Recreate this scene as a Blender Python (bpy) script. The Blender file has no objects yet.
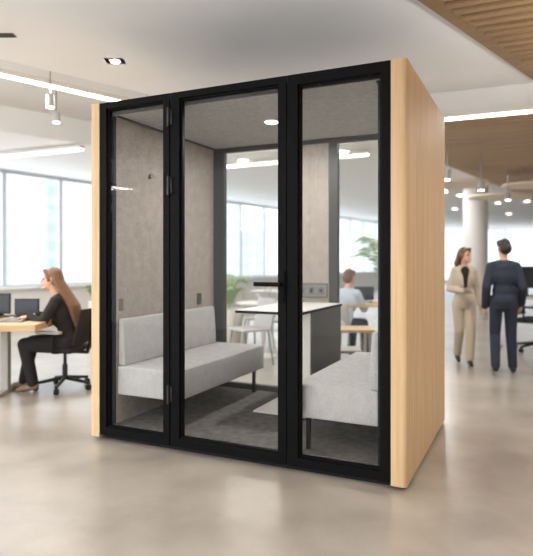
import bpy, bmesh, math, random
from mathutils import Vector, Matrix
random.seed(7)
S = bpy.context.scene
COL = S.collection
PI = math.pi

# ------------------------------------------------------------------ camera
F_PX, HOR, YAW = 568.88, 260.3, 0.43892
CAM = Vector((2.8057, -3.1710, 1.2785))
cd = bpy.data.cameras.new('camera'); cam = bpy.data.objects.new('camera', cd); COL.objects.link(cam)
cam.location = CAM; cam.rotation_euler = (PI/2, 0, YAW)
cd.sensor_fit = 'HORIZONTAL'; cd.sensor_width = 36.0
cd.lens = F_PX/533*36; cd.shift_y = -(278-HOR)/533
cd.clip_start = .05; cd.clip_end = 600
cd.dof.use_dof = True; cd.dof.focus_distance = 3.6; cd.dof.aperture_fstop = 1.25
S.camera = cam

# ------------------------------------------------------------------ world, exposure
w = bpy.data.worlds.new('sky'); S.world = w; w.use_nodes = True
bg = w.node_tree.nodes['Background']; bg.inputs[0].default_value = (.93, .97, 1, 1); bg.inputs[1].default_value = 2.6
S.view_settings.view_transform = 'Standard'; S.view_settings.look = 'None'
S.view_settings.exposure = 0.2; S.view_settings.gamma = 1; S.view_settings.use_curve_mapping = False

# ------------------------------------------------------------------ helpers
cY, sY = math.cos(YAW), math.sin(YAW)
def at(u, Z, z=0.0):
    """point at image column u and view depth Z (metres), height z"""
    a = (u-266.5)/F_PX*Z
    return Vector((CAM.x + cY*a - sY*Z, CAM.y + sY*a + cY*Z, z))

def lin(c):
    return tuple(((v/255)/12.92 if v/255 <= .04045 else ((v/255+.055)/1.055)**2.4) for v in c)
_M = {}
def mat(name, rgb, rough=.6, metal=0, noise=0, scale=(40,40,40), rgb2=None, bump=0, spec=.5, emit=None, es=0, detail=3, coat=0, sheen=0):
    if name in _M: return _M[name]
    m = bpy.data.materials.new(name); m.use_nodes = True; nt = m.node_tree; N = nt.nodes; L = nt.links
    b = N['Principled BSDF']; c = lin(rgb)
    b.inputs['Base Color'].default_value = (*c, 1)
    b.inputs['Roughness'].default_value = rough; b.inputs['Metallic'].default_value = metal
    b.inputs['Specular IOR Level'].default_value = spec
    if coat: b.inputs['Coat Weight'].default_value = coat
    if emit: b.inputs['Emission Color'].default_value = (*lin(emit), 1); b.inputs['Emission Strength'].default_value = es
    tc = N.new('ShaderNodeTexCoord'); mp = N.new('ShaderNodeMapping'); mp.inputs['Scale'].default_value = scale
    no = N.new('ShaderNodeTexNoise'); no.inputs['Scale'].default_value = 1; no.inputs['Detail'].default_value = detail
    L.new(tc.outputs['Object'], mp.inputs[0]); L.new(mp.outputs[0], no.inputs['Vector'])
    cr = N.new('ShaderNodeMix'); cr.data_type = 'RGBA'
    c2 = lin(rgb2) if rgb2 else tuple(v*(1-noise) for v in c)
    mr = N.new('ShaderNodeMapRange'); mr.inputs[1].default_value = .3; mr.inputs[2].default_value = .7
    L.new(no.outputs['Fac'], mr.inputs[0]); L.new(mr.outputs[0], cr.inputs[0])
    cr.inputs[6].default_value = (*c, 1); cr.inputs[7].default_value = (*c2, 1)
    L.new(cr.outputs[2], b.inputs['Base Color'])
    if bump:
        bp = N.new('ShaderNodeBump'); bp.inputs['Strength'].default_value = bump; bp.inputs['Distance'].default_value = .003
        L.new(no.outputs['Fac'], bp.inputs['Height']); L.new(bp.outputs[0], b.inputs['Normal'])
    _M[name] = m; return m

def glass_mat(name, tint=(1,1,1), ior=1.45):
    m = bpy.data.materials.new(name); m.use_nodes = True; nt = m.node_tree; N = nt.nodes; L = nt.links
    N.remove(N['Principled BSDF']); out = N['Material Output']
    tr = N.new('ShaderNodeBsdfTransparent'); tr.inputs[0].default_value = (*tint, 1)
    gl = N.new('ShaderNodeBsdfGlossy'); gl.inputs['Roughness'].default_value = .0
    fr = N.new('ShaderNodeFresnel'); fr.inputs[0].default_value = ior
    ge = N.new('ShaderNodeNewGeometry'); inv = N.new('ShaderNodeMath'); inv.operation = 'SUBTRACT'; inv.inputs[0].default_value = 1
    mu = N.new('ShaderNodeMath'); mu.operation = 'MULTIPLY'
    L.new(ge.outputs['Backfacing'], inv.inputs[1]); L.new(inv.outputs[0], mu.inputs[0]); L.new(fr.outputs[0], mu.inputs[1])
    mx = N.new('ShaderNodeMixShader'); L.new(mu.outputs[0], mx.inputs[0]); L.new(tr.outputs[0], mx.inputs[1]); L.new(gl.outputs[0], mx.inputs[2])
    L.new(mx.outputs[0], out.inputs['Surface']); return m

def wood_mat(name, a, b_, scale=(30,30,1.2), rough=.5, bump=.05):
    m = bpy.data.materials.new(name); m.use_nodes = True; nt = m.node_tree; N = nt.nodes; L = nt.links
    b = N['Principled BSDF']; b.inputs['Roughness'].default_value = rough
    tc = N.new('ShaderNodeTexCoord'); mp = N.new('ShaderNodeMapping'); mp.inputs['Scale'].default_value = scale
    L.new(tc.outputs['Object'], mp.inputs[0])
    n1 = N.new('ShaderNodeTexNoise'); n1.inputs['Scale'].default_value = 1; n1.inputs['Detail'].default_value = 6; n1.inputs['Distortion'].default_value = .6
    n2 = N.new('ShaderNodeTexNoise'); n2.inputs['Scale'].default_value = 6; n2.inputs['Detail'].default_value = 3
    L.new(mp.outputs[0], n1.inputs['Vector']); L.new(mp.outputs[0], n2.inputs['Vector'])
    ad = N.new('ShaderNodeMath'); ad.operation = 'MULTIPLY_ADD'; ad.inputs[1].default_value = .35
    L.new(n2.outputs['Fac'], ad.inputs[0]); L.new(n1.outputs['Fac'], ad.inputs[2])
    mr = N.new('ShaderNodeMapRange'); mr.inputs[1].default_value = .45; mr.inputs[2].default_value = .9
    L.new(ad.outputs[0], mr.inputs[0])
    cr = N.new('ShaderNodeMix'); cr.data_type = 'RGBA'; cr.inputs[6].default_value = (*lin(a), 1); cr.inputs[7].default_value = (*lin(b_), 1)
    L.new(mr.outputs[0], cr.inputs[0]); L.new(cr.outputs[2], b.inputs['Base Color'])
    bp = N.new('ShaderNodeBump'); bp.inputs['Strength'].default_value = bump; bp.inputs['Distance'].default_value = .001
    L.new(n1.outputs['Fac'], bp.inputs['Height']); L.new(bp.outputs[0], b.inputs['Normal']); return m

def felt_mat(name, a, b_, fine=260, weave=True):
    """woven cloth: two crossed stretched noises over a coarse mottling"""
    m = bpy.data.materials.new(name); m.use_nodes = True; nt = m.node_tree; N = nt.nodes; L = nt.links
    b = N['Principled BSDF']; b.inputs['Roughness'].default_value = .95; b.inputs['Specular IOR Level'].default_value = .15
    tc = N.new('ShaderNodeTexCoord'); outs = []
    for sc in ((fine*.12, fine*.12, fine), (fine, fine, fine*.12), (14, 14, 14)):
        mp = N.new('ShaderNodeMapping'); mp.inputs['Scale'].default_value = sc; L.new(tc.outputs['Object'], mp.inputs[0])
        n = N.new('ShaderNodeTexNoise'); n.inputs['Scale'].default_value = 1; n.inputs['Detail'].default_value = 2; L.new(mp.outputs[0], n.inputs['Vector']); outs.append(n)
    a1 = N.new('ShaderNodeMath'); a1.operation = 'ADD'; L.new(outs[0].outputs['Fac'], a1.inputs[0]); L.new(outs[1].outputs['Fac'], a1.inputs[1])
    a2 = N.new('ShaderNodeMath'); a2.operation = 'MULTIPLY_ADD'; a2.inputs[1].default_value = .5; L.new(outs[2].outputs['Fac'], a2.inputs[0]); L.new(a1.outputs[0], a2.inputs[2])
    mr = N.new('ShaderNodeMapRange'); mr.inputs[1].default_value = .85; mr.inputs[2].default_value = 1.65; L.new(a2.outputs[0], mr.inputs[0])
    cr = N.new('ShaderNodeMix'); cr.data_type = 'RGBA'; cr.inputs[6].default_value = (*lin(a), 1); cr.inputs[7].default_value = (*lin(b_), 1)
    L.new(mr.outputs[0], cr.inputs[0]); L.new(cr.outputs[2], b.inputs['Base Color'])
    bp = N.new('ShaderNodeBump'); bp.inputs['Strength'].default_value = .3; bp.inputs['Distance'].default_value = .002
    L.new(a1.outputs[0], bp.inputs['Height']); L.new(bp.outputs[0], b.inputs['Normal']); return m

def concrete_mat():
    m = bpy.data.materials.new('polished concrete'); m.use_nodes = True; nt = m.node_tree; N = nt.nodes; L = nt.links
    b = N['Principled BSDF']; tc = N.new('ShaderNodeTexCoord')
    def noise(sc, det, dist=0):
        n = N.new('ShaderNodeTexNoise'); n.inputs['Scale'].default_value = sc; n.inputs['Detail'].default_value = det; n.inputs['Distortion'].default_value = dist
        L.new(tc.outputs['Object'], n.inputs['Vector']); return n
    n1, n2, n3 = noise(.9, 4, .2), noise(3.0, 5, .1), noise(55, 3)
    a = N.new('ShaderNodeMath'); a.operation = 'MULTIPLY_ADD'; a.inputs[1].default_value = .6; L.new(n2.outputs['Fac'], a.inputs[0]); L.new(n1.outputs['Fac'], a.inputs[2])
    a2 = N.new('ShaderNodeMath'); a2.operation = 'MULTIPLY_ADD'; a2.inputs[1].default_value = .12; L.new(n3.outputs['Fac'], a2.inputs[0]); L.new(a.outputs[0], a2.inputs[2])
    cr = N.new('ShaderNodeMix'); cr.data_type = 'RGBA'; cr.inputs[6].default_value = (*lin((132,124,114)), 1); cr.inputs[7].default_value = (*lin((178,169,157)), 1)
    rm = N.new('ShaderNodeMapRange'); rm.inputs[1].default_value = .55; rm.inputs[2].default_value = 1.15
    L.new(a2.outputs[0], rm.inputs[0]); L.new(rm.outputs[0], cr.inputs[0]); L.new(cr.outputs[2], b.inputs['Base Color'])
    b.inputs['Coat Weight'].default_value = .35; b.inputs['Coat Roughness'].default_value = .22
    mr = N.new('ShaderNodeMapRange'); mr.inputs[3].default_value = .30; mr.inputs[4].default_value = .38; L.new(n2.outputs['Fac'], mr.inputs[0]); L.new(mr.outputs[0], b.inputs['Roughness'])
    b.inputs['Specular IOR Level'].default_value = .5
    return m

def facade_mat(name, wall, win, sx, sz):
    m = bpy.data.materials.new(name); m.use_nodes = True; nt = m.node_tree; N = nt.nodes; L = nt.links
    b = N['Principled BSDF']; b.inputs['Roughness'].default_value = .7
    tc = N.new('ShaderNodeTexCoord'); sp = N.new('ShaderNodeSeparateXYZ'); L.new(tc.outputs['Object'], sp.inputs[0])
    ad = N.new('ShaderNodeMath'); L.new(sp.outputs['X'], ad.inputs[0]); L.new(sp.outputs['Y'], ad.inputs[1])
    masks = []
    for o, per, th in ((ad.outputs[0], sx, .3), (sp.outputs['Z'], sz, .4)):
        d = N.new('ShaderNodeMath'); d.operation = 'DIVIDE'; d.inputs[1].default_value = per; L.new(o, d.inputs[0])
        f = N.new('ShaderNodeMath'); f.operation = 'FRACT'; L.new(d.outputs[0], f.inputs[0])
        g = N.new('ShaderNodeMath'); g.operation = 'GREATER_THAN'; g.inputs[1].default_value = th; L.new(f.outputs[0], g.inputs[0]); masks.append(g)
    mu = N.new('ShaderNodeMath'); mu.operation = 'MULTIPLY'; L.new(masks[0].outputs[0], mu.inputs[0]); L.new(masks[1].outputs[0], mu.inputs[1])
    cr = N.new('ShaderNodeMix'); cr.data_type = 'RGBA'; cr.inputs[6].default_value = (*lin(wall), 1); cr.inputs[7].default_value = (*lin(win), 1)
    L.new(mu.outputs[0], cr.inputs[0]); L.new(cr.outputs[2], b.inputs['Base Color']); return m

class MB:
    """collects shapes, links them as ONE mesh"""
    def __init__(s): s.bm = bmesh.new()
    def box(s, x0, x1, y0, y1, z0, z1, bev=0, seg=2, M=None):
        t = bmesh.new(); r = bmesh.ops.create_cube(t, size=1)
        bmesh.ops.scale(t, vec=(abs(x1-x0), abs(y1-y0), abs(z1-z0)), verts=t.verts)
        bmesh.ops.translate(t, vec=((x0+x1)/2, (y0+y1)/2, (z0+z1)/2), verts=t.verts)
        if bev: bmesh.ops.bevel(t, geom=t.edges[:], offset=bev, segments=seg, affect='EDGES', profile=.5)
        return s._merge(t, M)
    def prism(s, pts, h0, h1, axis='Z', bev=0, M=None, seg=2):
        t = bmesh.new()
        def P(a, b, h): return {'Z': (a, b, h), 'Y': (a, h, b), 'X': (h, a, b)}[axis]
        lo = [t.verts.new(P(a, b, h0)) for a, b in pts]; hi = [t.verts.new(P(a, b, h1)) for a, b in pts]
        t.faces.new(lo[::-1]); t.faces.new(hi); n = len(pts)
        for i in range(n): t.faces.new((lo[i], lo[(i+1) % n], hi[(i+1) % n], hi[i]))
        bmesh.ops.recalc_face_normals(t, faces=t.faces[:])
        if bev: bmesh.ops.bevel(t, geom=t.edges[:], offset=bev, segments=seg, affect='EDGES', profile=.5)
        return s._merge(t, M)
    def cyl(s, a, b, r, r2=None, n=16, M=None, cap=True):
        a, b = Vector(a), Vector(b); d = b-a; t = bmesh.new()
        bmesh.ops.create_cone(t, cap_ends=cap, segments=n, radius1=r, radius2=r if r2 is None else r2, depth=d.length)
        q = d.to_track_quat('Z', 'Y').to_matrix().to_4x4()
        bmesh.ops.transform(t, matrix=Matrix.Translation((a+b)/2) @ q, verts=t.verts)
        return s._merge(t, M)
    def ell(s, c, r, n=16, M=None, rot=None):
        t = bmesh.new(); bmesh.ops.create_uvsphere(t, u_segments=n, v_segments=max(8, n//2), radius=1)
        bmesh.ops.scale(t, vec=r if not isinstance(r, (int, float)) else (r, r, r), verts=t.verts)
        if rot is not None: bmesh.ops.transform(t, matrix=rot.to_4x4() if hasattr(rot, 'to_4x4') else rot, verts=t.verts)
        bmesh.ops.translate(t, vec=c, verts=t.verts); return s._merge(t, M)
    def cap(s, a, b, ra, rb=None, n=14, M=None):
        rb = ra if rb is None else rb
        a, b = Vector(a), Vector(b)
        s.cyl(a, b, ra, rb, n, M); s.ell(a, ra, n, M); s.ell(b, rb, n, M); return s
    def tube(s, pts, r, n=10, M=None):
        for p, q in zip(pts, pts[1:]): s.cyl(p, q, r, r, n, M)
        for p in pts[1:-1]: s.ell(p, r, n, M)
        return s
    def lathe(s, prof, n=32, M=None):
        t = bmesh.new(); rings = []
        for r, z in prof: rings.append([t.verts.new((r*math.cos(2*PI*i/n), r*math.sin(2*PI*i/n), z)) for i in range(n)])
        for A, B in zip(rings, rings[1:]):
            for i in range(n): t.faces.new((A[i], A[(i+1) % n], B[(i+1) % n], B[i]))
        t.faces.new(rings[0][::-1]); t.faces.new(rings[-1])
        bmesh.ops.recalc_face_normals(t, faces=t.faces[:]); return s._merge(t, M)
    def frame(s, x0, x1, z0, z1, ox0, ox1, oz0, oz1, y0, y1, bev=.004):
        """rectangular ring: outer x0..x1,z0..z1, opening ox0..ox1,oz0..oz1"""
        t = bmesh.new(); R = []
        for y in (y0, y1):
            R.append([t.verts.new((x, y, z)) for x, z in ((x0, z0), (x1, z0), (x1, z1), (x0, z1))])
            R.append([t.verts.new((x, y, z)) for x, z in ((ox0, oz0), (ox1, oz0), (ox1, oz1), (ox0, oz1))])
        for i in range(4):
            j = (i+1) % 4
            t.faces.new((R[0][i], R[0][j], R[1][j], R[1][i])); t.faces.new((R[2][i], R[2][j], R[3][j], R[3][i]))
            t.faces.new((R[0][i], R[0][j], R[2][j], R[2][i])); t.faces.new((R[1][i], R[1][j], R[3][j], R[3][i]))
        bmesh.ops.recalc_face_normals(t, faces=t.faces[:])
        if bev: bmesh.ops.bevel(t, geom=t.edges[:], offset=bev, segments=2, affect='EDGES', profile=.5)
        return s._merge(t, None)
    def _merge(s, t, M):
        if M is not None: bmesh.ops.transform(t, matrix=M, verts=t.verts)
        me = bpy.data.meshes.new('tmp'); t.to_mesh(me); t.free(); s.bm.from_mesh(me); bpy.data.meshes.remove(me); return s
    def build(s, name, m, parent=None, smooth=False, angle=None, remesh=0, smooth_it=0):
        me = bpy.data.meshes.new(name); s.bm.to_mesh(me); s.bm.free()
        o = bpy.data.objects.new(name, me); COL.objects.link(o)
        if remesh:
            r = o.modifiers.new('r', 'REMESH'); r.mode = 'VOXEL'; r.voxel_size = remesh; r.use_smooth_shade = True
            if smooth_it: k = o.modifiers.new('s', 'SMOOTH'); k.factor = .5; k.iterations = smooth_it
            bpy.context.view_layer.update()
            ev = o.evaluated_get(bpy.context.evaluated_depsgraph_get())
            nm = bpy.data.meshes.new_from_object(ev); o.modifiers.clear(); o.data = nm; nm.name = name
            me = nm; smooth = True
        me.materials.clear(); me.materials.append(m)
        for p in me.polygons: p.use_smooth = smooth or angle is not None
        if angle is not None and not remesh:
            bm = bmesh.new(); bm.from_mesh(me)
            for e in bm.edges:
                if len(e.link_faces) == 2 and e.calc_face_angle(0) > angle: e.smooth = False
            bm.to_mesh(me); bm.free()
        if parent: o.parent = parent
        return o

def tag(o, label=None, cat=None, group=None, kind=None):
    if label: o['label'] = label
    if cat: o['category'] = cat
    if group: o['group'] = group
    if kind: o['kind'] = kind
    return o
def thing(name, label, cat, loc=(0,0,0), rz=0, group=None, scale=1):
    o = bpy.data.objects.new(name, None); COL.objects.link(o); o.empty_display_size = .1
    o.location = loc; o.rotation_euler = (0, 0, rz); o.scale = (scale,)*3
    return tag(o, label, cat, group)
def dup(root, loc, rz, label, group=None):
    r = root.copy(); COL.objects.link(r); r.location = loc; r.rotation_euler = (0, 0, rz); r['label'] = label
    if group: r['group'] = group
    def kids(a, b):
        for ch in list(a.children):
            if ch == b: continue
            c = ch.copy(); COL.objects.link(c); c.parent = b; kids(ch, c)
    kids(root, r); return r
A30 = math.radians(30)

# ------------------------------------------------------------------ materials
OAK = wood_mat('light oak veneer', (220,191,151), (200,168,126), (26,26,1.0), .62)
OAKT = wood_mat('desk oak', (214,184,146), (192,158,116), (2,30,30), .5)
SLATW = wood_mat('warm slat wood', (158,130,96), (130,102,70), (1.5,20,20), .55)
SOFF = wood_mat('soffit veneer', (188,160,128), (166,136,104), (1.2,9,9), .55)
BLACK = mat('black powder coat', (9,9,10), .6, noise=.15, scale=(60,60,60), spec=.1)
BLKP = mat('black plastic', (17,17,18), .5, noise=.2, spec=.3)
FELTW = felt_mat('grey beige wall felt', (182,173,164), (138,129,121))
FELTC = felt_mat('grey ceiling felt', (190,189,188), (158,157,156))
FABRIC = felt_mat('light grey upholstery', (200,197,196), (166,165,165), 420)
CARPET = felt_mat('grey carpet', (124,120,116), (84,81,78), 160)
DKFR = mat('dark grey frame', (58,56,54), .5, noise=.15)
WHITE = mat('white laminate', (226,221,214), .4, noise=.04)
WPAINT = mat('white paint', (226,223,219), .8, noise=.03, scale=(3,3,3))
CEILM = mat('ceiling paint', (242,242,243), .9, noise=.03, scale=(2,2,2))
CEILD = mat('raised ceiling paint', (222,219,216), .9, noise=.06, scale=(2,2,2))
METAL = mat('brushed steel', (150,150,150), .35, 1, noise=.1, scale=(5,5,200))
DKMET = mat('dark metal', (50,50,52), .4, .6, noise=.1)
GREYL = mat('dark grey laminate', (74,71,69), .4, noise=.08)
ALU = mat('pale window aluminium', (200,204,212), .5, noise=.05)
LAMP = mat('lamp diffuser', (255,250,240), .5, emit=(255,246,232), es=6)
LAMPD = mat('downlight diffuser', (255,250,240), .5, emit=(255,242,224), es=12)
GLASS = glass_mat('clear glass', (.985,.99,.985), 1.27)
WGLASS = glass_mat('window glass', (.97,.985,1))
SKIN = mat('skin', (214,168,142), .55, noise=.06)
HAIRB = mat('light brown hair', (134,98,70), .5, noise=.45, scale=(160,160,12), bump=.4)
HAIRM = mat('auburn brown hair', (112,76,54), .5, noise=.4, scale=(160,160,12), bump=.4)
HAIRD = mat('dark hair', (44,36,32), .5, noise=.3, scale=(160,160,12), bump=.4)
BEIGE = mat('beige suit cloth', (196,182,162), .85, noise=.08, scale=(90,90,90))
NAVY = mat('navy suit cloth', (36,44,60), .8, noise=.15, scale=(90,90,90))
BLKC = mat('black cloth', (34,31,32), .85, noise=.2, scale=(60,60,60))
BLUC = mat('pale blue shirt cloth', (188,200,214), .85, noise=.08)
LIPS = mat('lips', (170,96,90), .5); EYE = mat('eye', (40,30,26), .2)
SHOE = mat('black leather', (24,22,22), .35); SHOEB = mat('tan leather', (128,104,84), .5)
LEAF = mat('palm leaf', (140,168,116), .5, rgb2=(170,192,140), scale=(6,6,6))  # leaf colour paled to carry the background haze
LEAFD = mat('leaf green', (86,122,72), .5, rgb2=(122,150,96), scale=(6,6,6))
SOIL = mat('potting soil', (64,50,40), .95, noise=.4)
SCREEN = mat('dark screen', (38,44,54), .25, noise=.05)
GREYC = mat('grey chair shell', (176,174,172), .55, noise=.05)
WOODB = wood_mat('chair leg wood', (190,160,124), (168,136,100), (20,20,3), .5)

# ------------------------------------------------------------------ setting
XR, YF, YB = 6.0, -6.0, 30.0
def struct(mb, name, m, parent=None, **k):
    o = mb.build(name, m, parent, **k)
    if parent is None: tag(o, kind='structure')
    return o
WA = Vector((-6.201, 4.32)); WD = Vector((.1547, .98796)); WN = Vector((WD.y, -WD.x))   # window wall: origin, direction, into room
def wx(y): return WA.x + (y-WA.y)*WD.x/WD.y
struct(MB().prism([(wx(YF)-.3, YF), (XR, YF), (XR, YB), (wx(YB)-.3, YB)], -.1, 0), 'floor', concrete_mat())

def l1(y): return -1.325 + (y-.264)*.3697
def l2(y): return -3.636 + (y-2.187)*.398
y0, y1 = YF, 5.0
c = MB()
c.prism([(wx(y0)-.3, y0), (l2(y0), y0), (l2(y1), y1), (wx(y1)-.3, y1)], 3.0, 3.5)
c.prism([(l1(y0), y0), (XR, y0), (XR, y1), (l1(y1), y1)], 3.0, 3.5)
c.prism([(wx(y1)-.3, y1), (XR, y1), (XR, YB), (wx(YB)-.3, YB)], 3.0, 3.5)
struct(c, 'ceiling', CEILM)
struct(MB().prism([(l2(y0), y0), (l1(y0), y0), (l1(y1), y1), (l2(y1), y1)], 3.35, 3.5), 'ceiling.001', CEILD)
struct(MB().box(XR, XR+.15, YF, YB, 0, 3.5), 'wall_right', mat('taupe wall paint', (150,138,128), .85, noise=.04, scale=(3,3,3)))
struct(MB().box(2.6, XR, YF-.15, YF, 0, 3.5), 'wall_light_block', mat('taupe wall paint', (150,138,128), .85))  # unseen wall piece added to keep light off the booth's right side
# low wall under the windows, and the window bays
def wp(s, off=0): p = WA + WD*s + WN*off; return (p.x, p.y)
s0, s1 = -9.87, 26.1
struct(MB().prism([wp(s0), wp(s1), wp(s1, -.2), wp(s0, -.2)], 0, .72), 'wall_left', WPAINT)
struct(MB().prism([wp(s0, .08), wp(s1, .08), wp(s1, -.02), wp(s0, -.02)], .72, .76), 'trim_1', WPAINT)
nwin = 0
def window(s, wd, z0, z1, origin=None, ang=None):
    global nwin; nwin += 1
    if origin is None:
        p = wp(s, -.1); origin = (p[0], p[1], 0); ang = math.atan2(WD.y, WD.x)
    r = bpy.data.objects.new('window_%d' % nwin, None); COL.objects.link(r); r['kind'] = 'structure'
    r.location = origin; r.rotation_euler = (0, 0, ang)
    MB().frame(0, wd, z0, z1, .035, wd-.035, z0+.05, z1-.07, -.03, .03, 0).build('window_frame', ALU, r)
    MB().box(.05, wd-.05, -.004, .004, z0+.05, z1-.05).build('pane', WGLASS, r)
k = s0
while k < s1-.5:
    window(k, 1.248, .76, 3.0); k += 1.25
# far end: tall windows between floor and ceiling
x = wx(YB)
while x < XR-.2:
    window(0, min(1.8, XR-x), .15, 3.0, (x, YB+.05, 0), 0); x += 1.8
struct(MB().box(wx(YB), XR, YB, YB+.15, 0, .15), 'wall_far', WPAINT)

# ------------------------------------------------------------------ ceiling features
# wood soffit with a white bulkhead face
e = [(.98, 2.93), (XR, 3.13), (XR, 28), (5.95, 28)]
struct(MB().prism(e, 2.75, 2.998), 'trim_2', SOFF)
struct(MB().prism([(.93, 2.83), (XR-.002, 3.03), (XR-.002, 3.126), (.95, 2.925)], 2.745, 2.998), 'trim_3', WPAINT)
def linear_lamp(p, q, z, label, wid=.06, hang=0, group=None, watt=13, up=0):
    p, q = Vector(p), Vector(q); d = q-p; L = d.length
    t = thing('linear_lamp', label, 'ceiling light', (p.x, p.y, 0), math.atan2(d.y, d.x), group)
    MB().box(0, L, -wid/2-.008, wid/2+.008, z+.02, z+.07, .003).build('housing', WHITE, t)
    MB().box(.01, L-.01, -wid/2, wid/2, z, z+.022, .003).build('diffuser', LAMP, t)
    ld = bpy.data.lights.new('lamp_light', 'AREA'); ld.shape = 'RECTANGLE'; ld.size = L; ld.size_y = wid; ld.energy = watt*L; ld.color = (1, .97, .93)
    lo = bpy.data.objects.new('lamp_light', ld); COL.objects.link(lo); lo.parent = t; lo.location = (L/2, 0, z-.004)
    if up:  # upward light added only to brighten the ceiling
        l2_ = bpy.data.lights.new('fill_uplight', 'AREA'); l2_.shape = 'RECTANGLE'; l2_.size = L; l2_.size_y = wid; l2_.energy = up*L; l2_.color = (1, .97, .94)
        o2 = bpy.data.objects.new('fill_uplight', l2_); COL.objects.link(o2); o2.parent = t; o2.location = (L/2, 0, z+.075); o2.rotation_euler = (PI, 0, 0)
    if hang:
        for k in (.08, .92): MB().cyl((L*k, 0, z+.07), (L*k, 0, hang-.001), .004, n=8).build('hanger', METAL, t)
    return t
linear_lamp((-3.2, -3.5), (-1.05, 2.66), 3.02, 'long linear lamp hung in the raised ceiling recess left of the booth', .05, 3.35)
linear_lamp((-5.4, 3.18), (-3.2, 3.25), 2.9, 'short white linear lamp before the left windows', .08, 3.0)
linear_lamp((-2.75, 5.56), (.5, 5.46), 2.9, 'white linear lamp seen through the booth glass', .08, 3.0)
linear_lamp((1.0, 2.80), (5.8, 2.99), 2.70, 'bright linear lamp along the lower edge of white bulkhead', .06)
# lamp in the room behind the viewer, mirrored in the glass
linear_lamp((-4.15, -4.89), (-3.95, -5.30), 2.6, 'short linear lamp hung far left behind the viewer, mirrored in the left pane', .1, 2.995, watt=60)

for x, ya, yc, l in ((3.7, -5.2, 1.6, 'added fill lamp over the floor right of the viewer'), (1.4, -5.8, -3.3, 'added fill lamp over the floor behind the viewer'), (4.4, 3.6, 9.5, 'added fill lamp under the wood soffit right of the picture'),
                     (.9, 7.0, 11.0, 'added fill lamp hidden by the booth over the far office tables'), (.0, 12.0, 16.0, 'added fill lamp hidden by the booth deep in the far office')):  # unseen lamps added to brighten the room and its ceiling
    ind = ya < 0
    linear_lamp((x, ya), (x, yc), 2.25 if ind else 2.67 if x > 4 else 2.90, l, .08, 3.0 if ind else 0, watt=4 if x > 3 else 13, up=(20 if x > 3 else 34) if ind else 0)
linear_lamp((-4.6, -4.2), (-3.6, .0), 2.4, 'added fill lamp hung over the desks left of the picture', .08, 3.0, watt=8, up=24)  # one more lamp out of view, added to lift the left ceiling
# slatted wood ceiling, upper right
sl = thing('slatted_ceiling_panel', 'slatted brown wood ceiling panel at the upper right', 'ceiling panel', (0, 0, 0))
ea, eb = Vector((2.156, .68)), Vector((2.9, 3.02)); ed = (eb-ea).normalized()
ea2 = ea - ed*3.2; eb = ea + ed*2.2
nn = Vector((ed.y, -ed.x))
def q2(v): return (v.x, v.y)
MB().prism([q2(ea2), q2(eb), q2(eb+nn*.1), q2(ea2+nn*.1)], 2.965, 2.999).build('edge_beam', SLATW, sl)
m_ = MB(); ang = math.radians(3)
y = -2.4
while y < 2.72:
    xs = ea.x + (y-ea.y)*ed.x/ed.y + .1
    m_.prism([(xs, y), (5.9, y+(5.9-xs)*.02), (5.9, y+.06+(5.9-xs)*.02), (xs+.02, y+.06)], 2.955, 2.985)
    y += .125
m_.build('slats', SLATW, sl)
MB().prism([q2(ea2+nn*.1), q2(eb+nn*.1), (5.9, 2.75), (5.9, -2.4)], 2.986, 2.998).build('backing_board', mat('dark slat backing', (96,72,48), .8, noise=.2), sl)

def downlight(x, y, z, label, r=.05, group=None, sq=False):
    t = thing('downlight', label, 'ceiling light', (x, y, z), .45, group)
    if sq:
        MB().frame(-.085, .085, -.075, .075, -.045, .045, -.04, .04, 0, .012, .002).build('trim_frame', ALU, t).rotation_euler = (PI/2, 0, 0)
    else: MB().lathe([(r*1.3, -.001), (r*1.3, -.008), (r, -.01), (r, -.001)]).build('trim_ring', WHITE, t)
    MB().cyl((0, 0, -.013), (0, 0, -.002), r*.85, n=24).build('diffuser', LAMPD, t)
    return t
downlight(-.467, .721, 3.0, 'square recessed downlight in the white ceiling above the booth left', .04, sq=True)
gr = thing('ceiling_vent', 'small dark slot vent in the ceiling at the upper left', 'vent', (-.87, -.1, 2.999), math.radians(25))
MB().box(-.10, .10, -.035, .035, -.008, 0, .002).build('vent_frame', GREYL, gr)
for i in range(3): MB().box(-.09, .09, -.024+i*.017, -.014+i*.017, -.014, -.008).build('vent_slat', DKFR, gr)

def spot(x, y, z, ztop, label, group):
    t = thing('spotlight', label, 'ceiling light', (x, y, z), 0, group)
    MB().cyl((0, 0, .1), (0, 0, ztop-z-.001), .006, n=8).build('stem', METAL, t)
    MB().cyl((0, 0, 0), (0, 0, .12), .045, .04, 20).build('lamp_body', GREYC, t)
    MB().cyl((0, 0, -.006), (0, 0, 0), .036, n=20).build('diffuser', LAMPD, t)
spot(-1.54, 1.03, 2.80, 3.35, 'white spotlight hanging from the raised ceiling left of booth', None)
spot(-2.27, 1.83, 2.90, 3.35, 'lit round lamp below the raised ceiling at left', None)
SR = [(447, 7.2, 'spotlight nearest the booth edge under the far ceiling'), (481, 7.8, 'spotlight above the man and woman, second from booth'), (508, 9, 'spotlight above the man under the far ceiling')]
for u, Z, l in SR:
    p = at(u, Z); spot(p.x, p.y, {447: 2.3, 481: 2.24, 508: 2.23}[u], 3.0, l, None)
FD = [(460, 15, 2.99), (515, 15.5, 2.99), (527, 16.5, 2.99), (498, 17, 2.99), (478, 20, 2.99), (343, 9.0, 2.99), (243, 9.8, 2.99), (455, 19, 2.99), (509, 21, 2.99)]
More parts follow.
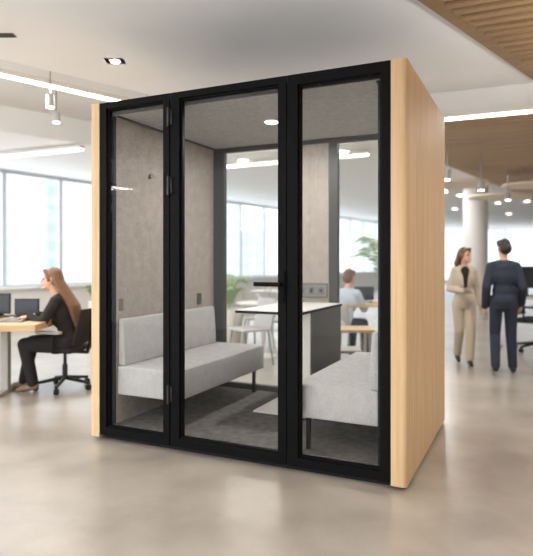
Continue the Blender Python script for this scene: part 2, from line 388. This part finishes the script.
FL = ['far downlight just right of the booth edge, above the woman', 'far downlight above and right of the man in navy', 'outermost far downlight at the right picture edge', 'far downlight above the head of the man in navy',
      'small far downlight by the round pillar', 'far downlight seen through the right booth pane', 'far downlight seen through the booth door glass', 'tiny farthest downlight above the walking woman', 'tiny farthest downlight right of the pillar']
for (u, Z, z), fl_ in zip(FD, FL):
    p = at(u, Z); downlight(p.x, p.y, z+.01, fl_, .09, 'far round downlights')
for u, Z, r, l in ((458, 9.3, .5, 'round beige acoustic disc hanging nearest the booth'), (500, 11.1, .6, 'round beige acoustic disc hanging above the couple'), (529, 9.4, .42, 'round beige acoustic disc hanging at the right picture edge')):
    p = at(u, Z); t = thing('acoustic_disc', l, 'ceiling disc', (p.x, p.y, 2.5))
    MB().lathe([(r*.98, 0), (r, .01), (r, .03), (r*.98, .04)], 40).build('disc', mat('disc felt', (240,228,212), .9, noise=.05), t)
    for a in (0, 2.1, 4.2): MB().cyl((r*.6*math.cos(a), r*.6*math.sin(a), .04), (r*.6*math.cos(a), r*.6*math.sin(a), .498), .005, n=6).build('hanger', METAL, t)
p = at(475.5, 12.6)
struct(MB().lathe([(.26, 0), (.26, 2.999)], 40, Matrix.Translation((p.x, p.y, 0))), 'trim_4', mat('pillar plaster', (214,212,210), .7, noise=.04), angle=A30)

# ------------------------------------------------------------------ city outside
CW = facade_mat('pale facade', (216,218,220), (204,209,214), 3.0, 3.6)  # distance haze is put into the pale facade colours
CB = facade_mat('blue glass facade', (190,197,203), (170,182,193), 2.4, 3.2)
CG = facade_mat('grey blue facade', (208,211,214), (196,202,208), 4.0, 3.4)
for u0, u1, Z, z1, m, l in ((-60, 3, 130, 70, CW, 'white tower at the far left window'), (12, 25, 90, 80, CB, 'slim blue glass tower in left window'), (25, 46, 120, 90, CW, 'white gridded tower between two blue towers'),
        (46, 57, 100, 75, CB, 'narrow blue tower right of white tower'), (60, 70, 150, 40, CG, 'low pale grey building behind the seated woman'), (74, 100, 130, 22, CW, 'white stepped building beside the booth edge'),
        (214, 238, 140, 60, CB, 'hazy blue tower seen through the booth door'), (238, 262, 170, 9, CG, 'low hazy block seen through the booth door'), (262, 285, 150, 13, CW, 'pale block seen right of door handle'),
        (336, 352, 170, 60, CG, 'hazy tower seen through right booth pane'), (356, 380, 190, 25, CW, 'low white block behind the palm'), (445, 466, 160, 50, CB, 'hazy blue tower beside the booth right edge'), (486, 505, 190, 36, CG, 'pale tower right of round pillar'), (508, 548, 170, 60, CW, 'broad white tower at the right picture edge')):
    a, b = at(u0, Z), at(u1, Z); wd = (b-a).length
    t = thing('tower_building', l, 'building', (a.x, a.y, -40), math.atan2(b.y-a.y, b.x-a.x))
    MB().box(0, wd, 0, wd*.8+8, 0, z1+40).build('facade', m, t)
    MB().box(-.3, wd+.3, -.3, wd*.8+8.3, z1+40, z1+41.2).build('parapet', m, t)

# ------------------------------------------------------------------ the meeting pod
W, D, T, H = 2.085, 1.515, .086, 2.4
pod = thing('meeting_booth', 'large freestanding glass meeting booth with black front and light oak sides', 'meeting booth')
def cheek(sgn):
    # plan outline of the side: rounded outer front and back corners
    r = .028; x0, x1 = (W, W+T) if sgn > 0 else (-T, 0)
    pts = []
    inner, outer = (x0, x1) if sgn > 0 else (x1, x0)
    pts.append((inner, -.004)); 
    for i in range(9):
        a = PI/2*i/8; pts.append((outer - sgn*r + sgn*r*math.sin(a), -.004 + r - r*math.cos(a)))
    for i in range(9):
        a = PI/2*i/8; pts.append((outer - sgn*r + sgn*r*math.cos(a), D - r + r*math.sin(a)))
    pts.append((inner, D))
    MB().prism(pts, .02, H).build('side_panel', OAK, pod, angle=math.radians(20))
cheek(-1); cheek(1)
MB().box(.02, W-.02, .05, D-.03, .0, .04).build('plinth', BLKP, pod)
MB().box(-.068, W+.068, .10, D-.03, .0, .02).build('shadow_base', BLKP, pod)  # black base reaching under the side panels, stands in for their contact shadow
MB().box(0, W, .06, D, .04, .09).build('floor_slab', BLKP, pod)
MB().box(.03, W-.03, .06, D-.065, .09, .105).build('carpet', CARPET, pod)
MB().box(0, W, .004, D, H-.045, H-.002).build('roof', BLKP, pod)
MB().box(.03, W-.03, .06, D-.065, 2.32, H-.046).build('ceiling_panel', FELTC, pod)
for x0, x1 in ((.004, .088), (W-.088, W-.004)):
    MB().box(x0, x1, .075, D-.065, .105, 2.32, .003).build('felt_wall', FELTW, pod)
    MB().box(x0, x1, .055, .0745, .09, 2.31).build('wall_edge_strip', BLKP, pod)
for x in (.097, W-.097):   # dark shadow joint along the top of the walls
    MB().box(x-.008, x+.008, .08, D-.07, 2.308, 2.32).build('ceiling_joint', DKFR, pod)
MB().box(.03, W-.03, .055, .0598, 2.318, H-.046).build('header_strip', DKFR, pod)
# front: three bays
def bay(x0, x1, ox0, ox1, oz0, oz1, name, parent):
    MB().frame(x0, x1, .035, H-.001, ox0-.012, ox1+.012, oz0-.012, oz1+.012, 0, .055, .0035).build(name, BLACK, parent)
    MB().frame(ox0-.014, ox1+.014, oz0-.014, oz1+.014, ox0, ox1, oz0, oz1, .018, .05, .003).build('glazing_bead', BLACK, parent)
    MB().box(ox0-.005, ox1+.005, .030, .038, oz0-.005, oz1+.005).build('glass_pane', GLASS, parent)
bay(0, .598, .072, .534, .105, 2.343, 'fixed_frame', pod)
bay(1.457, W, 1.537, 2.016, .102, 2.322, 'fixed_frame', pod)
MB().box(.594, .606, .012, .06, .04, H-.01).build('mullion', BLKP, pod)
MB().box(1.45, 1.462, .012, .06, .04, H-.01).build('mullion', BLKP, pod)
door = bpy.data.objects.new('door', None); COL.objects.link(door); door.parent = pod
bay(.606, 1.450, .69, 1.384, .105, 2.342, 'door_frame', door)
for z in (2.235, 1.777, .382):
    h = MB().cyl((.598, -.012, z-.062), (.598, -.012, z+.062), .010, n=14); h.box(.600, .622, -.006, .002, z-.05, z+.05, .001)
    h.build('hinge', DKMET, door, angle=A30)
h = MB().box(1.405, 1.442, -.010, .001, 1.02, 1.215, .003)
h.cyl((1.423, -.005, 1.133), (1.423, -.055, 1.133), .011)
h.box(1.258, 1.436, -.066, -.046, 1.120, 1.146, .004)
h.cyl((1.423, -.014, 1.055), (1.423, -.008, 1.055), .012)
h.build('handle', BLACK, door, angle=A30)
# back: frame, two panes, felt column
yb = D-.06
MB().box(.03, .195, yb, D-.005, .09, 2.355).build('back_stile', DKFR, pod)
MB().box(W-.195, W-.03, yb, D-.005, .09, 2.355).build('back_stile', DKFR, pod)
MB().box(.195, W-.195, yb, D-.005, .09, .15).build('back_rail', DKFR, pod)
MB().box(.195, W-.195, yb, D-.005, 2.28, 2.355).build('back_rail', DKFR, pod)
for a, b in ((.80, .865), (1.225, 1.30)):
    MB().box(a, b, yb-.006, D-.005, .15, 2.28).build('back_stile', DKFR, pod)
MB().box(.865, 1.225, yb-.01, D-.01, .15, 2.28, .003).build('felt_column', FELTW, pod)
for a, b in ((.195, .80), (1.30, W-.195)):
    MB().box(a, b, yb+.02, yb+.028, .15, 2.28).build('back_glass', GLASS, pod)
# power panel on the felt column
pp = MB().box(.925, 1.215, yb-.022, yb-.008, .955, 1.082, .004).build('power_panel', mat('socket metal', (112,108,104), .4, .3, noise=.08), pod)
for i in range(3):
    x = .945 + i*.088
    q = MB().frame(x, x+.078, .975, 1.06, x+.006, x+.072, .981, 1.054, yb-.025, yb-.020, .001)
    q.build('socket_plate', METAL, pp)
    if i < 2: MB().box(x+.03, x+.048, yb-.027, yb-.018, 1.0, 1.035, .001).build('socket', BLKP, pp)
    else: MB().cyl((x+.039, yb-.03, 1.02), (x+.039, yb-.018, 1.02), .011).build('knob', BLKP, pp)
q = MB().box(.087, .096, 1.155, 1.225, .885, .985, .003).build('wall_socket', GREYL, pod)
q = MB().box(.087, .092, .10, .15, .91, 1.0, .002).build('switch_plate', mat('switch grey', (112,106,100), .5, noise=.05), pod)
MB().cyl((.087, .468, 1.937), (.113, .468, 1.937), .017, .02, 18).build('coat_hook', METAL, pod, angle=A30)
dl = MB().lathe([(.062, 2.322), (.062, 2.314), (.05, 2.312), (.05, 2.322)], 28, Matrix.Translation((1.03, .70, 0))).build('ceiling_lamp', WHITE, pod)
MB().cyl((1.03, .70, 2.309), (1.03, .70, 2.316), .047, n=28).build('diffuser', LAMPD, dl)

ld = bpy.data.lights.new('booth_light', 'AREA'); ld.shape = 'DISK'; ld.size = .09; ld.energy = 17; ld.color = (1, .98, .95)
lo = bpy.data.objects.new('booth_light', ld); COL.objects.link(lo); lo.parent = pod; lo.location = (1.03, .70, 2.305)
# ------------------------------------------------------------------ benches and table in the pod
def bench(name_label, mirror):
    t = thing('upholstered_bench', name_label, 'bench', (.088 if not mirror else W-.088, 0, .105), 0)
    s = -1 if mirror else 1
    def B(x0, x1, *a): return (min(s*x0, s*x1), max(s*x0, s*x1)) + a
    MB().box(*B(.005, .530, .080, 1.44, .208, .415), .012, 3).build('seat', FABRIC, t, angle=A30)
    mb = MB(); prof = [(.006, .417), (.064, .417), (.060, .55), (.046, .735), (.038, .752), (.015, .752), (.008, .742)]
    mb.prism([(s*a, b) for a, b in prof], .09, 1.39, 'Y', .010); mb.build('backrest', FABRIC, t, angle=math.radians(40))
    for x, y in ((.46, .15), (.46, 1.375)):
        MB().box(*B(x-.013, x+.013, y-.013, y+.013, 0, .209), .002).build('leg', DKMET, t)
    MB().box(*B(.03, .475, .135, 1.39, .192, .209)).build('seat_frame', DKMET, t)
    return t
bench('light grey upholstered bench along the left wall inside the booth', False)
bench('light grey upholstered bench along the right wall inside the booth', True)
tb = thing('meeting_table', 'white topped narrow table with dark edge between the two benches', 'table', (0, 0, .105))
MB().prism([(.835, .485), (1.345, .485), (1.345, 1.44), (.835, 1.44)], .79, .808, 'Z', .003).build('edge_band', BLACK, tb)
MB().box(.840, 1.340, .490, 1.436, .8075, .812, .001).build('table_top', WHITE, tb)
MB().box(1.222, 1.325, .735, 1.43, .012, .79, .003).build('support_panel', WHITE, tb)
MB().box(1.325, 1.337, .739, 1.43, .012, .79, .002).build('side_cladding', GREYL, tb)
MB().box(.84, 1.34, .77, 1.43, 0, .012, .002).build('base_plate', WHITE, tb)

# ------------------------------------------------------------------ office furniture
def office_chair(label, loc, rz, group=None):
    t = thing('office_chair', label, 'office chair', loc, rz, group)     # faces -Y locally
    MB().box(-.24, .24, -.24, .22, .41, .47, .025, 3).build('seat', BLKC, t, angle=A30)
    mb = MB(); prof = [(.22, .50), (.25, .50), (.30, .70), (.345, .87), (.32, .87), (.27, .70)]
    mb.prism(prof, -.22, .22, 'X', .012); mb.build('backrest', BLKC, t, angle=A30)
    MB().tube([(0, .05, .40), (0, .27, .40), (0, .31, .55), (0, .325, .72)], .018).build('back_bracket', BLKP, t, smooth=True)
    for s in (-1, 1):
        MB().tube([(s*.18, .05, .41), (s*.29, .05, .43), (s*.30, .06, .62)], .013).build('arm_bracket', BLKP, t, smooth=True)
        MB().box(s*.30-.035, s*.30+.035, -.13, .15, .62, .65, .01).build('armrest', GREYC if label.startswith('black mesh') else BLKP, t, angle=A30)
    MB().cyl((0, 0, .10), (0, 0, .26), .028).cyl((0, 0, .26), (0, 0, .41), .018).build('gas_column', DKMET, t, angle=A30)
    for i in range(5):
        a = 2*PI*i/5+.3; c, s = math.cos(a), math.sin(a)
        leg = MB().cyl((0, 0, .12), (c*.30, s*.30, .075), .024, .015).build('base_leg', BLKP, t, angle=A30)
        MB().cyl((c*.29-s*.02, s*.29+c*.02, .03), (c*.29+s*.02, s*.29-c*.02, .03), .03).build('caster', BLKP, leg, angle=A30)
    return t
def desk(label, loc, rz, L, Dp, h, top=OAKT, group=None, leg=GREYC, th=.035, ins=.1):
    t = thing('desk', label, 'desk', loc, rz, group)
    MB().box(-L/2, L/2, -Dp/2, Dp/2, h-th, h, .004).build('desk_top', top, t)
    for s in (-1, 1):
        MB().box(s*(L/2-ins)-.035, s*(L/2-ins)+.035, -.04, .04, .03, h-th, .004).build('leg', leg, t)
        MB().box(s*(L/2-ins)-.03, s*(L/2-ins)+.03, -Dp/2+.04, Dp/2-.04, 0, .03, .004).build('foot', leg, t)
    return t
def monitor(label, loc, rz, wd=.5, ht=.3, group=None, lift=.12):
    t = thing('computer_monitor', label, 'monitor', loc, rz, group)
    MB().box(-wd/2, wd/2, -.012, .012, lift, lift+ht, .005).build('casing', BLKP, t)
    MB().box(-wd/2+.01, wd/2-.01, -.0135, -.0115, lift+.012, lift+ht-.01).build('screen', SCREEN, t)
    MB().box(-.025, .025, .012, .03, .01, lift+.1, .003).build('stand', BLKP, t)
    MB().box(-.11, .11, -.07, .09, 0, .012, .004).build('base', BLKP, t)
    return t

# ------------------------------------------------------------------ people
def figure(name_label, loc, rz, scale, J, wear):
    """J: joint dictionary in metres for a 1.75 m adult facing -Y; body one continuous mesh"""
    t = thing('person', name_label, 'person', loc, rz, None, scale)
    V = {k: Vector(v) for k, v in J.items() if len(v) == 3}
    hd = V['head']; face = Matrix.Rotation(J.get('turn_', (0,))[0], 3, 'Z')
    def hp(x, y, z): return hd + face @ Vector((x, y, z))
    def limb_set(mb, g, parts, hands=True):
        if 'torso' in parts:
            s1, s2, ch, wa, pe = V['shL'], V['shR'], V['chest'], V['waist'], V['pelvis']
            R = Matrix.Rotation(wear.get('twist', 0), 3, 'Z')
            mb.cap(s1, s2, .045+g); mb.cap(V['neck']+Vector((0,.01,-.02)), s1+Vector((0,0,.01)), .045+g*.5, .045+g); mb.cap(V['neck']+Vector((0,.01,-.02)), s2+Vector((0,0,.01)), .045+g*.5, .045+g); mb.ell(ch, (.165*wear['w']+g, .115+g, .17+g)); mb.ell((ch+V['neck'])/2+Vector((0, .01, 0)), (.14*wear['w']+g, .09+g, .12))
            mb.ell(wa, (.135*wear['w']+g, .10+g, .17+g)); mb.ell(pe, (.165*wear['h']+g, .12+g, .13+g))
        if 'arms' in parts:
            for s in 'LR':
                mb.cap(V['sh'+s], V['el'+s], .052*wear['w']+g, .040+g); mb.cap(V['el'+s], V['wr'+s], .040+g, .026+g*1.3)
        if 'legs' in parts:
            for s in 'LR':
                mb.cap(V['hip'+s], V['kn'+s], .085*wear['h']+g, .056+g); mb.cap(V['kn'+s], V['an'+s], .055+g, .036+g*1.4)
    b = MB(); limb_set(b, 0, ('torso', 'arms', 'legs'))
    b.cap(V['neck'], hp(0, .01, -.06), .05, .048)
    b.ell(hp(0, .012, .03), (.073, .092, .095)); b.ell(hp(0, -.022, -.045), (.054, .066, .07))
    b.cap(hp(0, -.082, .012), hp(0, -.104, -.022), .010, .015); b.ell(hp(0, -.083, -.088), (.022, .02, .018))
    for s in (-1, 1): b.ell(hp(s*.075, .012, -.005), (.012, .02, .032))
    for s in 'LR':
        wr, el = V['wr'+s], V['el'+s]; d = V.get('hd'+s, (wr-el)).normalized(); up = Vector(J.get('pn'+s, (1 if s == 'L' else -1, 0, 0)))   # palm normal-ish
        side = d.cross(up).normalized(); up = side.cross(d).normalized()
        c0 = wr + d*.05
        b.cap(wr, wr+d*.02, .025, .028)
        for k in range(4): b.cap(wr+d*.02+side*(k-1.5)*.016, wr+d*.085+side*(k-1.5)*.019, .015, .012)
        for k, ln in enumerate((.062, .075, .07, .055)):
            p0 = wr + d*.088 + side*(k-1.5)*.020; p1 = p0 + (d*.85-up*.35).normalized()*ln*.55; p2 = p1 + (d*.5-up*.8).normalized()*ln*.5
            b.cap(p0, p1, .0095, .0085, 8); b.cap(p1, p2, .0085, .0075, 8)
        tp = wr + d*.03 - side*.026; t1 = tp + (d*.6-side*.6-up*.3).normalized()*.04; b.cap(tp, t1, .012, .0105, 8); b.cap(t1, t1+(d*.8-up*.4).normalized()*.03, .0105, .009, 8)
        an = V['an'+s]; fd = Vector(J.get('ft'+s, (0, -1, -.25))).normalized()
        b.cap(an+Vector((0, .02, -.035)), an+fd*.12+Vector((0, 0, -.035)), .034, .026)
    b.build('body', SKIN, t, remesh=.0075, smooth_it=3)
    for s in (-1, 1): MB().ell(hp(s*.03, -.077, .008), (.013, .008, .009), 10).build('eye', EYE, t, smooth=True)
    MB().ell(hp(0, -.091, -.058), (.021, .008, .008), 10).build('lips', LIPS, t, smooth=True)
    # hair
    hb = MB()
    hb.ell(hp(0, .03, .045), (.079, .092, .088)); hb.ell(hp(0, .062, .0), (.078, .07, .085))
    if wear['hair'] == 'long':
        for i in range(9):
            a = -1.15 + i*.2875; x, y_ = math.sin(a)*.078, .02+math.cos(a)*.078
            n_ = wear.get('hlen', .3); bk = wear.get('hback', .03)
            hb.cap(hp(x, y_, .0), hp(x*1.25, y_+bk, -n_*.55), .026, .032); hb.cap(hp(x*1.25, y_+bk, -n_*.55), hp(x*.9, y_+bk*1.35, -n_), .032, .016)
        for s in (-1, 1): hb.cap(hp(s*.045, -.05, .085), hp(s*.083, -.005, .0), .02, .018)
    else:
        for s in (-1, 1): hb.cap(hp(s*.07, .0, .03), hp(s*.062, -.04, .08), .014, .016)
    hb.cap(hp(-.03, -.06, .095), hp(.035, -.06, .095), .02)
    hb.build('hair', wear['hairm'], t, remesh=.007, smooth_it=1)
    # top
    tm = MB(); limb_set(tm, wear.get('gt', .014), ('torso', 'arms'))
    if wear.get('jacket'):
        pe = V['pelvis']; tm.ell(pe+Vector((0, 0, .02)), (.168*wear['h']+.012, .125, .14)); tm.cyl((0, 0, pe.z-.11), (0, 0, pe.z+.14), .175*wear['h'], .135*wear['h'], 24, Matrix.Translation((pe.x, pe.y, 0)) @ Matrix.Diagonal((1, .78, 1, 1)))
        tm.cyl((0, 0, pe.z+.10), (0, 0, V['chest'].z+.08), .135*wear['h'], .165*wear['w'], 24, Matrix.Translation((pe.x, pe.y, 0)) @ Matrix.Diagonal((1, .76, 1, 1)))
        for s in (-1, 1): tm.cap(V['neck']+Vector((s*.05, -.05, .0)), V['chest']+Vector((s*.035, -.130, -.10)), .016, .012)
    tm.cap(V['neck']+Vector((-.045, .0, -.02)), V['neck']+Vector((.045, .0, -.02)), .045)
    tm.build('jacket' if wear.get('jacket') else 'top', wear['top'], t, remesh=.009, smooth_it=14)
    if wear.get('inner'):
        ch = V['chest']; MB().cap(ch+Vector((0, -.105, -.09)), ch+Vector((0, -.11, -.085)), .02).cap(V['neck']+Vector((0, -.07, -.06)), ch+Vector((0, -.120, -.11)), .064, .024).build('blouse', wear['inner'], t, remesh=.008, smooth_it=2)
    # trousers
    tr = MB(); limb_set(tr, .016, ('legs',)); tr.ell(V['pelvis']+Vector((0, 0, -.02)), (.165*wear['h']+.012, .13, .12))
    if wear.get('crop'):
        pass
    tr.build('trousers', wear['legs'], t, remesh=.009, smooth_it=10)
    for s in 'LR':
        an = V['an'+s]; fd = Vector(J.get('ft'+s, (0, -1, -.25))).normalized()
        sh = MB().cap(an+Vector((0, .025, -.038)), an+fd*.10+Vector((0, 0, -.036)), .040, .034); sh.cap(an+fd*.09+Vector((0, 0, -.04)), an+fd*.155+Vector((0, 0, -.035)), .034, .022)
        if wear.get('heel'): sh.cyl(an+Vector((0, .04, -.095)), an+Vector((0, .035, -.04)), .008, .022)
        sh.build('shoe', wear['shoe'], t, remesh=.007, smooth_it=2)
    return t

# walking woman in beige suit, facing the viewer, head turned to the man
Jw = dict(head=(.01, -.02, 1.60), turn_=(.75,), neck=(0, .0, 1.44), shL=(.135, 0, 1.375), shR=(-.135, 0, 1.375), chest=(0, 0, 1.25), waist=(0, 0, 1.07), pelvis=(0, 0, .93),
          elL=(.195, .06, 1.11), wrL=(.235, .0, .88), elR=(-.20, .03, 1.11), wrR=(-.04, -.20, 1.08), hdR=(.9, -.3, .05), pnR=(0, .2, 1),
          hipL=(.085, 0, .90), hipR=(-.085, 0, .90), knL=(.075, -.12, .50), anL=(.05, -.17, .10), knR=(-.07, -.03, .49), anR=(-.07, .14, .13), ftR=(0, -1, -.45))
figure('woman in beige trouser suit and black top walking toward viewer', at(464, 7.05), YAW-.15, .835, Jw,
       dict(w=.8, h=.88, hair='long', hlen=.20, hairm=HAIRM, top=BEIGE, jacket=True, inner=BLKC, legs=BEIGE, shoe=SHOE, heel=True))
pw = at(465.5, 6.8); 
ph = thing('tablet', 'small pale tablet held by the woman in beige', 'tablet', (pw.x, pw.y, .945), YAW, None)
MB().box(-.07, .06, -.045, .045, 0, .008, .002).build('casing', GREYC, ph); MB().box(-.064, .054, -.039, .039, .008, .009).build('screen', SCREEN, ph)
# man from behind
Jm = dict(head=(0, -.01, 1.64), turn_=(.35,), neck=(0, .01, 1.47), shL=(.155, 0, 1.39), shR=(-.155, 0, 1.39), chest=(0, .0, 1.27), waist=(0, 0, 1.08), pelvis=(0, 0, .95),
          elL=(.215, .05, 1.13), wrL=(.225, -.03, .88), elR=(-.225, .05, 1.13), wrR=(-.235, -.10, .91),
          hipL=(.09, 0, .92), hipR=(-.09, 0, .92), knL=(.10, -.04, .50), anL=(.115, .12, .12), ftL=(.1, -1, -.35), knR=(-.10, -.05, .50), anR=(-.12, -.05, .09), ftR=(-.2, -1, -.2))
figure('man in dark navy suit standing with his back to the viewer', at(503.5, 6.45), YAW+PI-.25, .862, Jm,
       dict(w=.9, h=.88, hair='short', hairm=HAIRD, top=NAVY, jacket=True, legs=NAVY, shoe=SHOE, gt=.02))
# seated woman, profile to the left
def seated(lbl, loc, rz, sc, hair, hairm, top, legs, shoe, w, reach=.35, hlen=.42):
    J = dict(head=(0, -.13, 1.17), turn_=(0,), neck=(0, -.06, 1.00), shL=(.165, -.04, .945), shR=(-.165, -.04, .945), chest=(0, -.01, .82), waist=(0, .05, .65), pelvis=(0, .08, .53),
             elL=(.22, -.16, .73), wrL=(.12, -.16-reach*.75, .79), hdL=(-.1, -1, -.05), pnL=(0, 0, 1), elR=(-.22, -.16, .73), wrR=(-.12, -.16-reach*.75, .79), hdR=(.1, -1, -.05), pnR=(0, 0, 1),
             hipL=(.09, .06, .52), hipR=(-.09, .06, .52), knL=(.08, -.38, .50), anL=(.07, -.30, .10), knR=(-.10, -.36, .50), anR=(-.08, -.44, .10))
    return figure(lbl, loc, rz, sc, J, dict(w=w, h=1.0, hair=hair, hlen=hlen, hback=.17, hairm=hairm, top=top, legs=legs, shoe=shoe))
RZL = -PI/2 + YAW   # faces picture left
seated('woman in black with long brown hair seated typing at the left desk', at(64, 5.6), RZL+.06, .93, 'long', HAIRB, BLKC, BLKC, SHOEB, .88, reach=.20, hlen=.50)
pc = at(65, 5.68)
office_chair('black mesh back office chair under the seated woman', (pc.x, pc.y, 0), RZL-.25).scale = (.93,)*3

# left desk with monitors, laptop
pd = at(-11, 5.5); dk = desk('light wood desk at the left picture edge with pale legs', (pd.x, pd.y, 0), YAW+.03, 1.2, .86, .70, leg=GREYC, th=.06, ins=.44)
pd2 = at(26, 5.72)
def onto(u, Z, z): return at(u, Z, z)
monitor('dark monitor behind the laptop on the left desk', onto(27, 5.84, .70), YAW, .25, .17, None, .015)
monitor('dark monitor cut by the left picture edge', onto(0, 5.84, .70), YAW, .22, .21, None, .03)
lp = thing('laptop', 'thin grey laptop under the seated woman hands', 'laptop', at(17, 5.45, .70), RZL+PI/2*0, None)
MB().box(-.15, .15, -.11, .11, 0, .014, .003).build('keyboard_base', METAL, lp); MB().box(-.15, .15, -.20, -.19, .012, .03, .001).build('hinge_bar', METAL, lp)

# right background: desk, monitor, chair
pr = at(545, 8.6); desk('light desk with dark monitor at the right picture edge', (pr.x, pr.y, 0), YAW-.2, 1.6, .8, .74, WHITE)
monitor('dark monitor on the desk at the right picture edge', at(527, 8.55, .74), YAW-.1, .5, .33)
office_chair('dark office chair beside the man at right picture edge', (at(536, 8.0).x, at(536, 8.0).y, 0), 1.2)

# seen through the glass: seated man, desk, low tables, chairs, plants
seated('man in pale blue shirt seated with short brown hair behind booth', at(345, 7.3), YAW+.9+PI/2, .90, 'short', HAIRM, BLUC, NAVY, SHOE, 1.05)
desk('wooden desk in front of the man in pale blue shirt', (at(372, 7.5).x, at(372, 7.5).y, 0), YAW, 1.3, .65, .72)
monitor('dark monitor on the desk facing the man in pale shirt', at(364, 7.55, .72), YAW, .26, .18, None, .03)
def side_chair(label, loc, rz, group=None, shell=GREYC):
    t = thing('side_chair', label, 'chair', loc, rz, group)
    MB().box(-.21, .21, -.21, .19, .42, .45, .012, 2).build('seat', shell, t, angle=A30)
    MB().prism([(.17, .44), (.20, .43), (.27, .80), (.245, .81)], -.20, .20, 'X', .008).build('backrest', shell, t, angle=A30)
    for sx in (-1, 1):
        for sy in (-1, 1): MB().cyl((sx*.16, sy*.16, .42), (sx*.21, sy*.21, 0), .013, .009, 10).build('leg', METAL, t)
    return t
def round_table(label, loc, r=.35, h=.72, group=None):
    t = thing('round_table', label, 'table', loc, 0, group)
    MB().lathe([(r-.01, h-.02), (r, h-.012), (r, h-.004), (r-.01, h)], 36).build('table_top', WHITE, t)
    MB().cyl((0, 0, .02), (0, 0, h-.02), .028).build('pole', WHITE, t, angle=A30); MB().lathe([(.2, 0), (.2, .01), (.03, .025)], 30).build('base', WHITE, t)
def low_table(label, loc, rz, L, Dp, h):
    t = thing('low_table', label, 'table', loc, rz)
    MB().box(-L/2, L/2, -Dp/2, Dp/2, h-.03, h, .004).build('table_top', OAKT, t)
    for sx in (-1, 1):
        for sy in (-1, 1): MB().box(sx*(L/2-.04)-.015, sx*(L/2-.04)+.015, sy*(Dp/2-.04)-.015, sy*(Dp/2-.04)+.015, 0, h-.03).build('leg', GREYC, t)
P0 = lambda u, Z: (at(u, Z).x, at(u, Z).y, 0)
low_table('low light wood table seen through right booth pane', P0(346, 6.15), YAW, .55, .4, .55)
side_chair('pale grey chair under the man in pale blue shirt', P0(345, 7.34), YAW+.9+PI/2).scale = (.88,)*3
t = thing('stool', 'grey backless stool beside the low table behind the booth', 'stool', P0(344, 5.62), YAW)
MB().box(-.16, .16, -.15, .15, .38, .41, .01).build('seat', GREYC, t)
for sx in (-1, 1):
    for sy in (-1, 1): MB().cyl((sx*.13, sy*.12, .38), (sx*.15, sy*.14, 0), .012, n=10).build('leg', METAL, t)
round_table('round white table behind the booth door glass', P0(262, 7.6))
side_chair('pale grey chair left of round white table', P0(250, 7.0), YAW-1.0)
side_chair('pale grey chair right of round white table', P0(276, 8.0), YAW+1.7)
side_chair('pale grey chair behind the round white table', P0(258, 8.4), YAW+PI*.05)
round_table('farther round white table behind booth', P0(270, 10.5))
side_chair('pale chair beside the farther round table', P0(252, 10.6), YAW-PI/2)
side_chair('pale chair nearer the palm beside the farther table', P0(284, 10.2), YAW+PI/2)

def palm(label, loc, potm, pr, ph, n, fl, rise, leafm, seed, ell=.018):
    t = thing('potted_palm', label, 'plant', loc); rnd = random.Random(seed)
    MB().lathe([(pr*.75, 0), (pr*.8, .01), (pr, ph-.01), (pr*.98, ph), (pr*.9, ph), (pr*.88, ph-.04)], 28).build('pot', potm, t, angle=math.radians(50))
    MB().cyl((0, 0, ph-.06), (0, 0, ph-.03), pr*.87, n=24).build('soil', SOIL, t)
    st = MB(); lf = bmesh.new()
    for i in range(n):
        a = 2*PI*i/n*2.618 + rnd.random()*.5; L = fl*rnd.uniform(.75, 1.1); up = rise*rnd.uniform(.7, 1.15)
        dx, dy = math.cos(a), math.sin(a); pts = []
        for k in range(11):
            f = k/10; pts.append(Vector((dx*L*f*(.35+.65*f), dy*L*f*(.35+.65*f), ph-.04 + up*math.sin(min(1, f*1.05)*PI*.62))))
        st.tube(pts, .006, 6)
        sd = Vector((-dy, dx, 0))
        for k in range(3, 20):
            f = k/20; i0 = int(f*10); fr = f*10-i0; p = pts[i0].lerp(pts[i0+1], fr); tan = (pts[i0+1]-pts[i0]).normalized()
            ln = fl*.38*math.sin(PI*min(1, f*.9+.1))+.03
            for s in (-1, 1):
                tip = p + (sd*s*.8+tan*.6).normalized()*ln + Vector((0, 0, -ln*.35)); mid = p.lerp(tip, .4)+Vector((0, 0, ln*.06)); wv = tan*ell
                v = [lf.verts.new(q) for q in (p, mid+wv, tip, mid-wv)]; lf.faces.new(v)
    st.build('stems', leafm, t)
    me = bpy.data.meshes.new('foliage'); lf.to_mesh(me); lf.free(); me.materials.append(leafm); o = bpy.data.objects.new('foliage', me); COL.objects.link(o); o.parent = t
    return t
palm('tall palm in white pot seen through the right booth pane', P0(391, 8.2), WHITE, .2, .42, 11, .62, 1.25, LEAF, 3, .018)
palm('small palm in tall white planter seen through booth door', P0(229, 8.6), WHITE, .22, .55, 10, .34, .50, LEAF, 5, .018)
palm('small potted plant on the floor by the booth left edge', P0(96, 9.3), WHITE, .12, .62, 9, .22, .3, LEAFD, 9, .02)


GR = {'linear_lamp': 'linear ceiling lamps of the office', 'spotlight': 'hanging spotlights', 'acoustic_disc': 'round acoustic discs under the ceiling', 'tower_building': 'city towers outside the windows',
      'upholstered_bench': 'benches inside the booth', 'office_chair': 'black office chairs', 'desk': 'light office desks', 'computer_monitor': 'dark monitors on desks', 'side_chair': 'pale grey side chairs',
      'round_table': 'round white tables', 'potted_palm': 'potted plants of the office'}
for o in S.objects:
    k = o.name.split('.')[0]
    if o.parent is None and k in GR: o['group'] = GR[k]
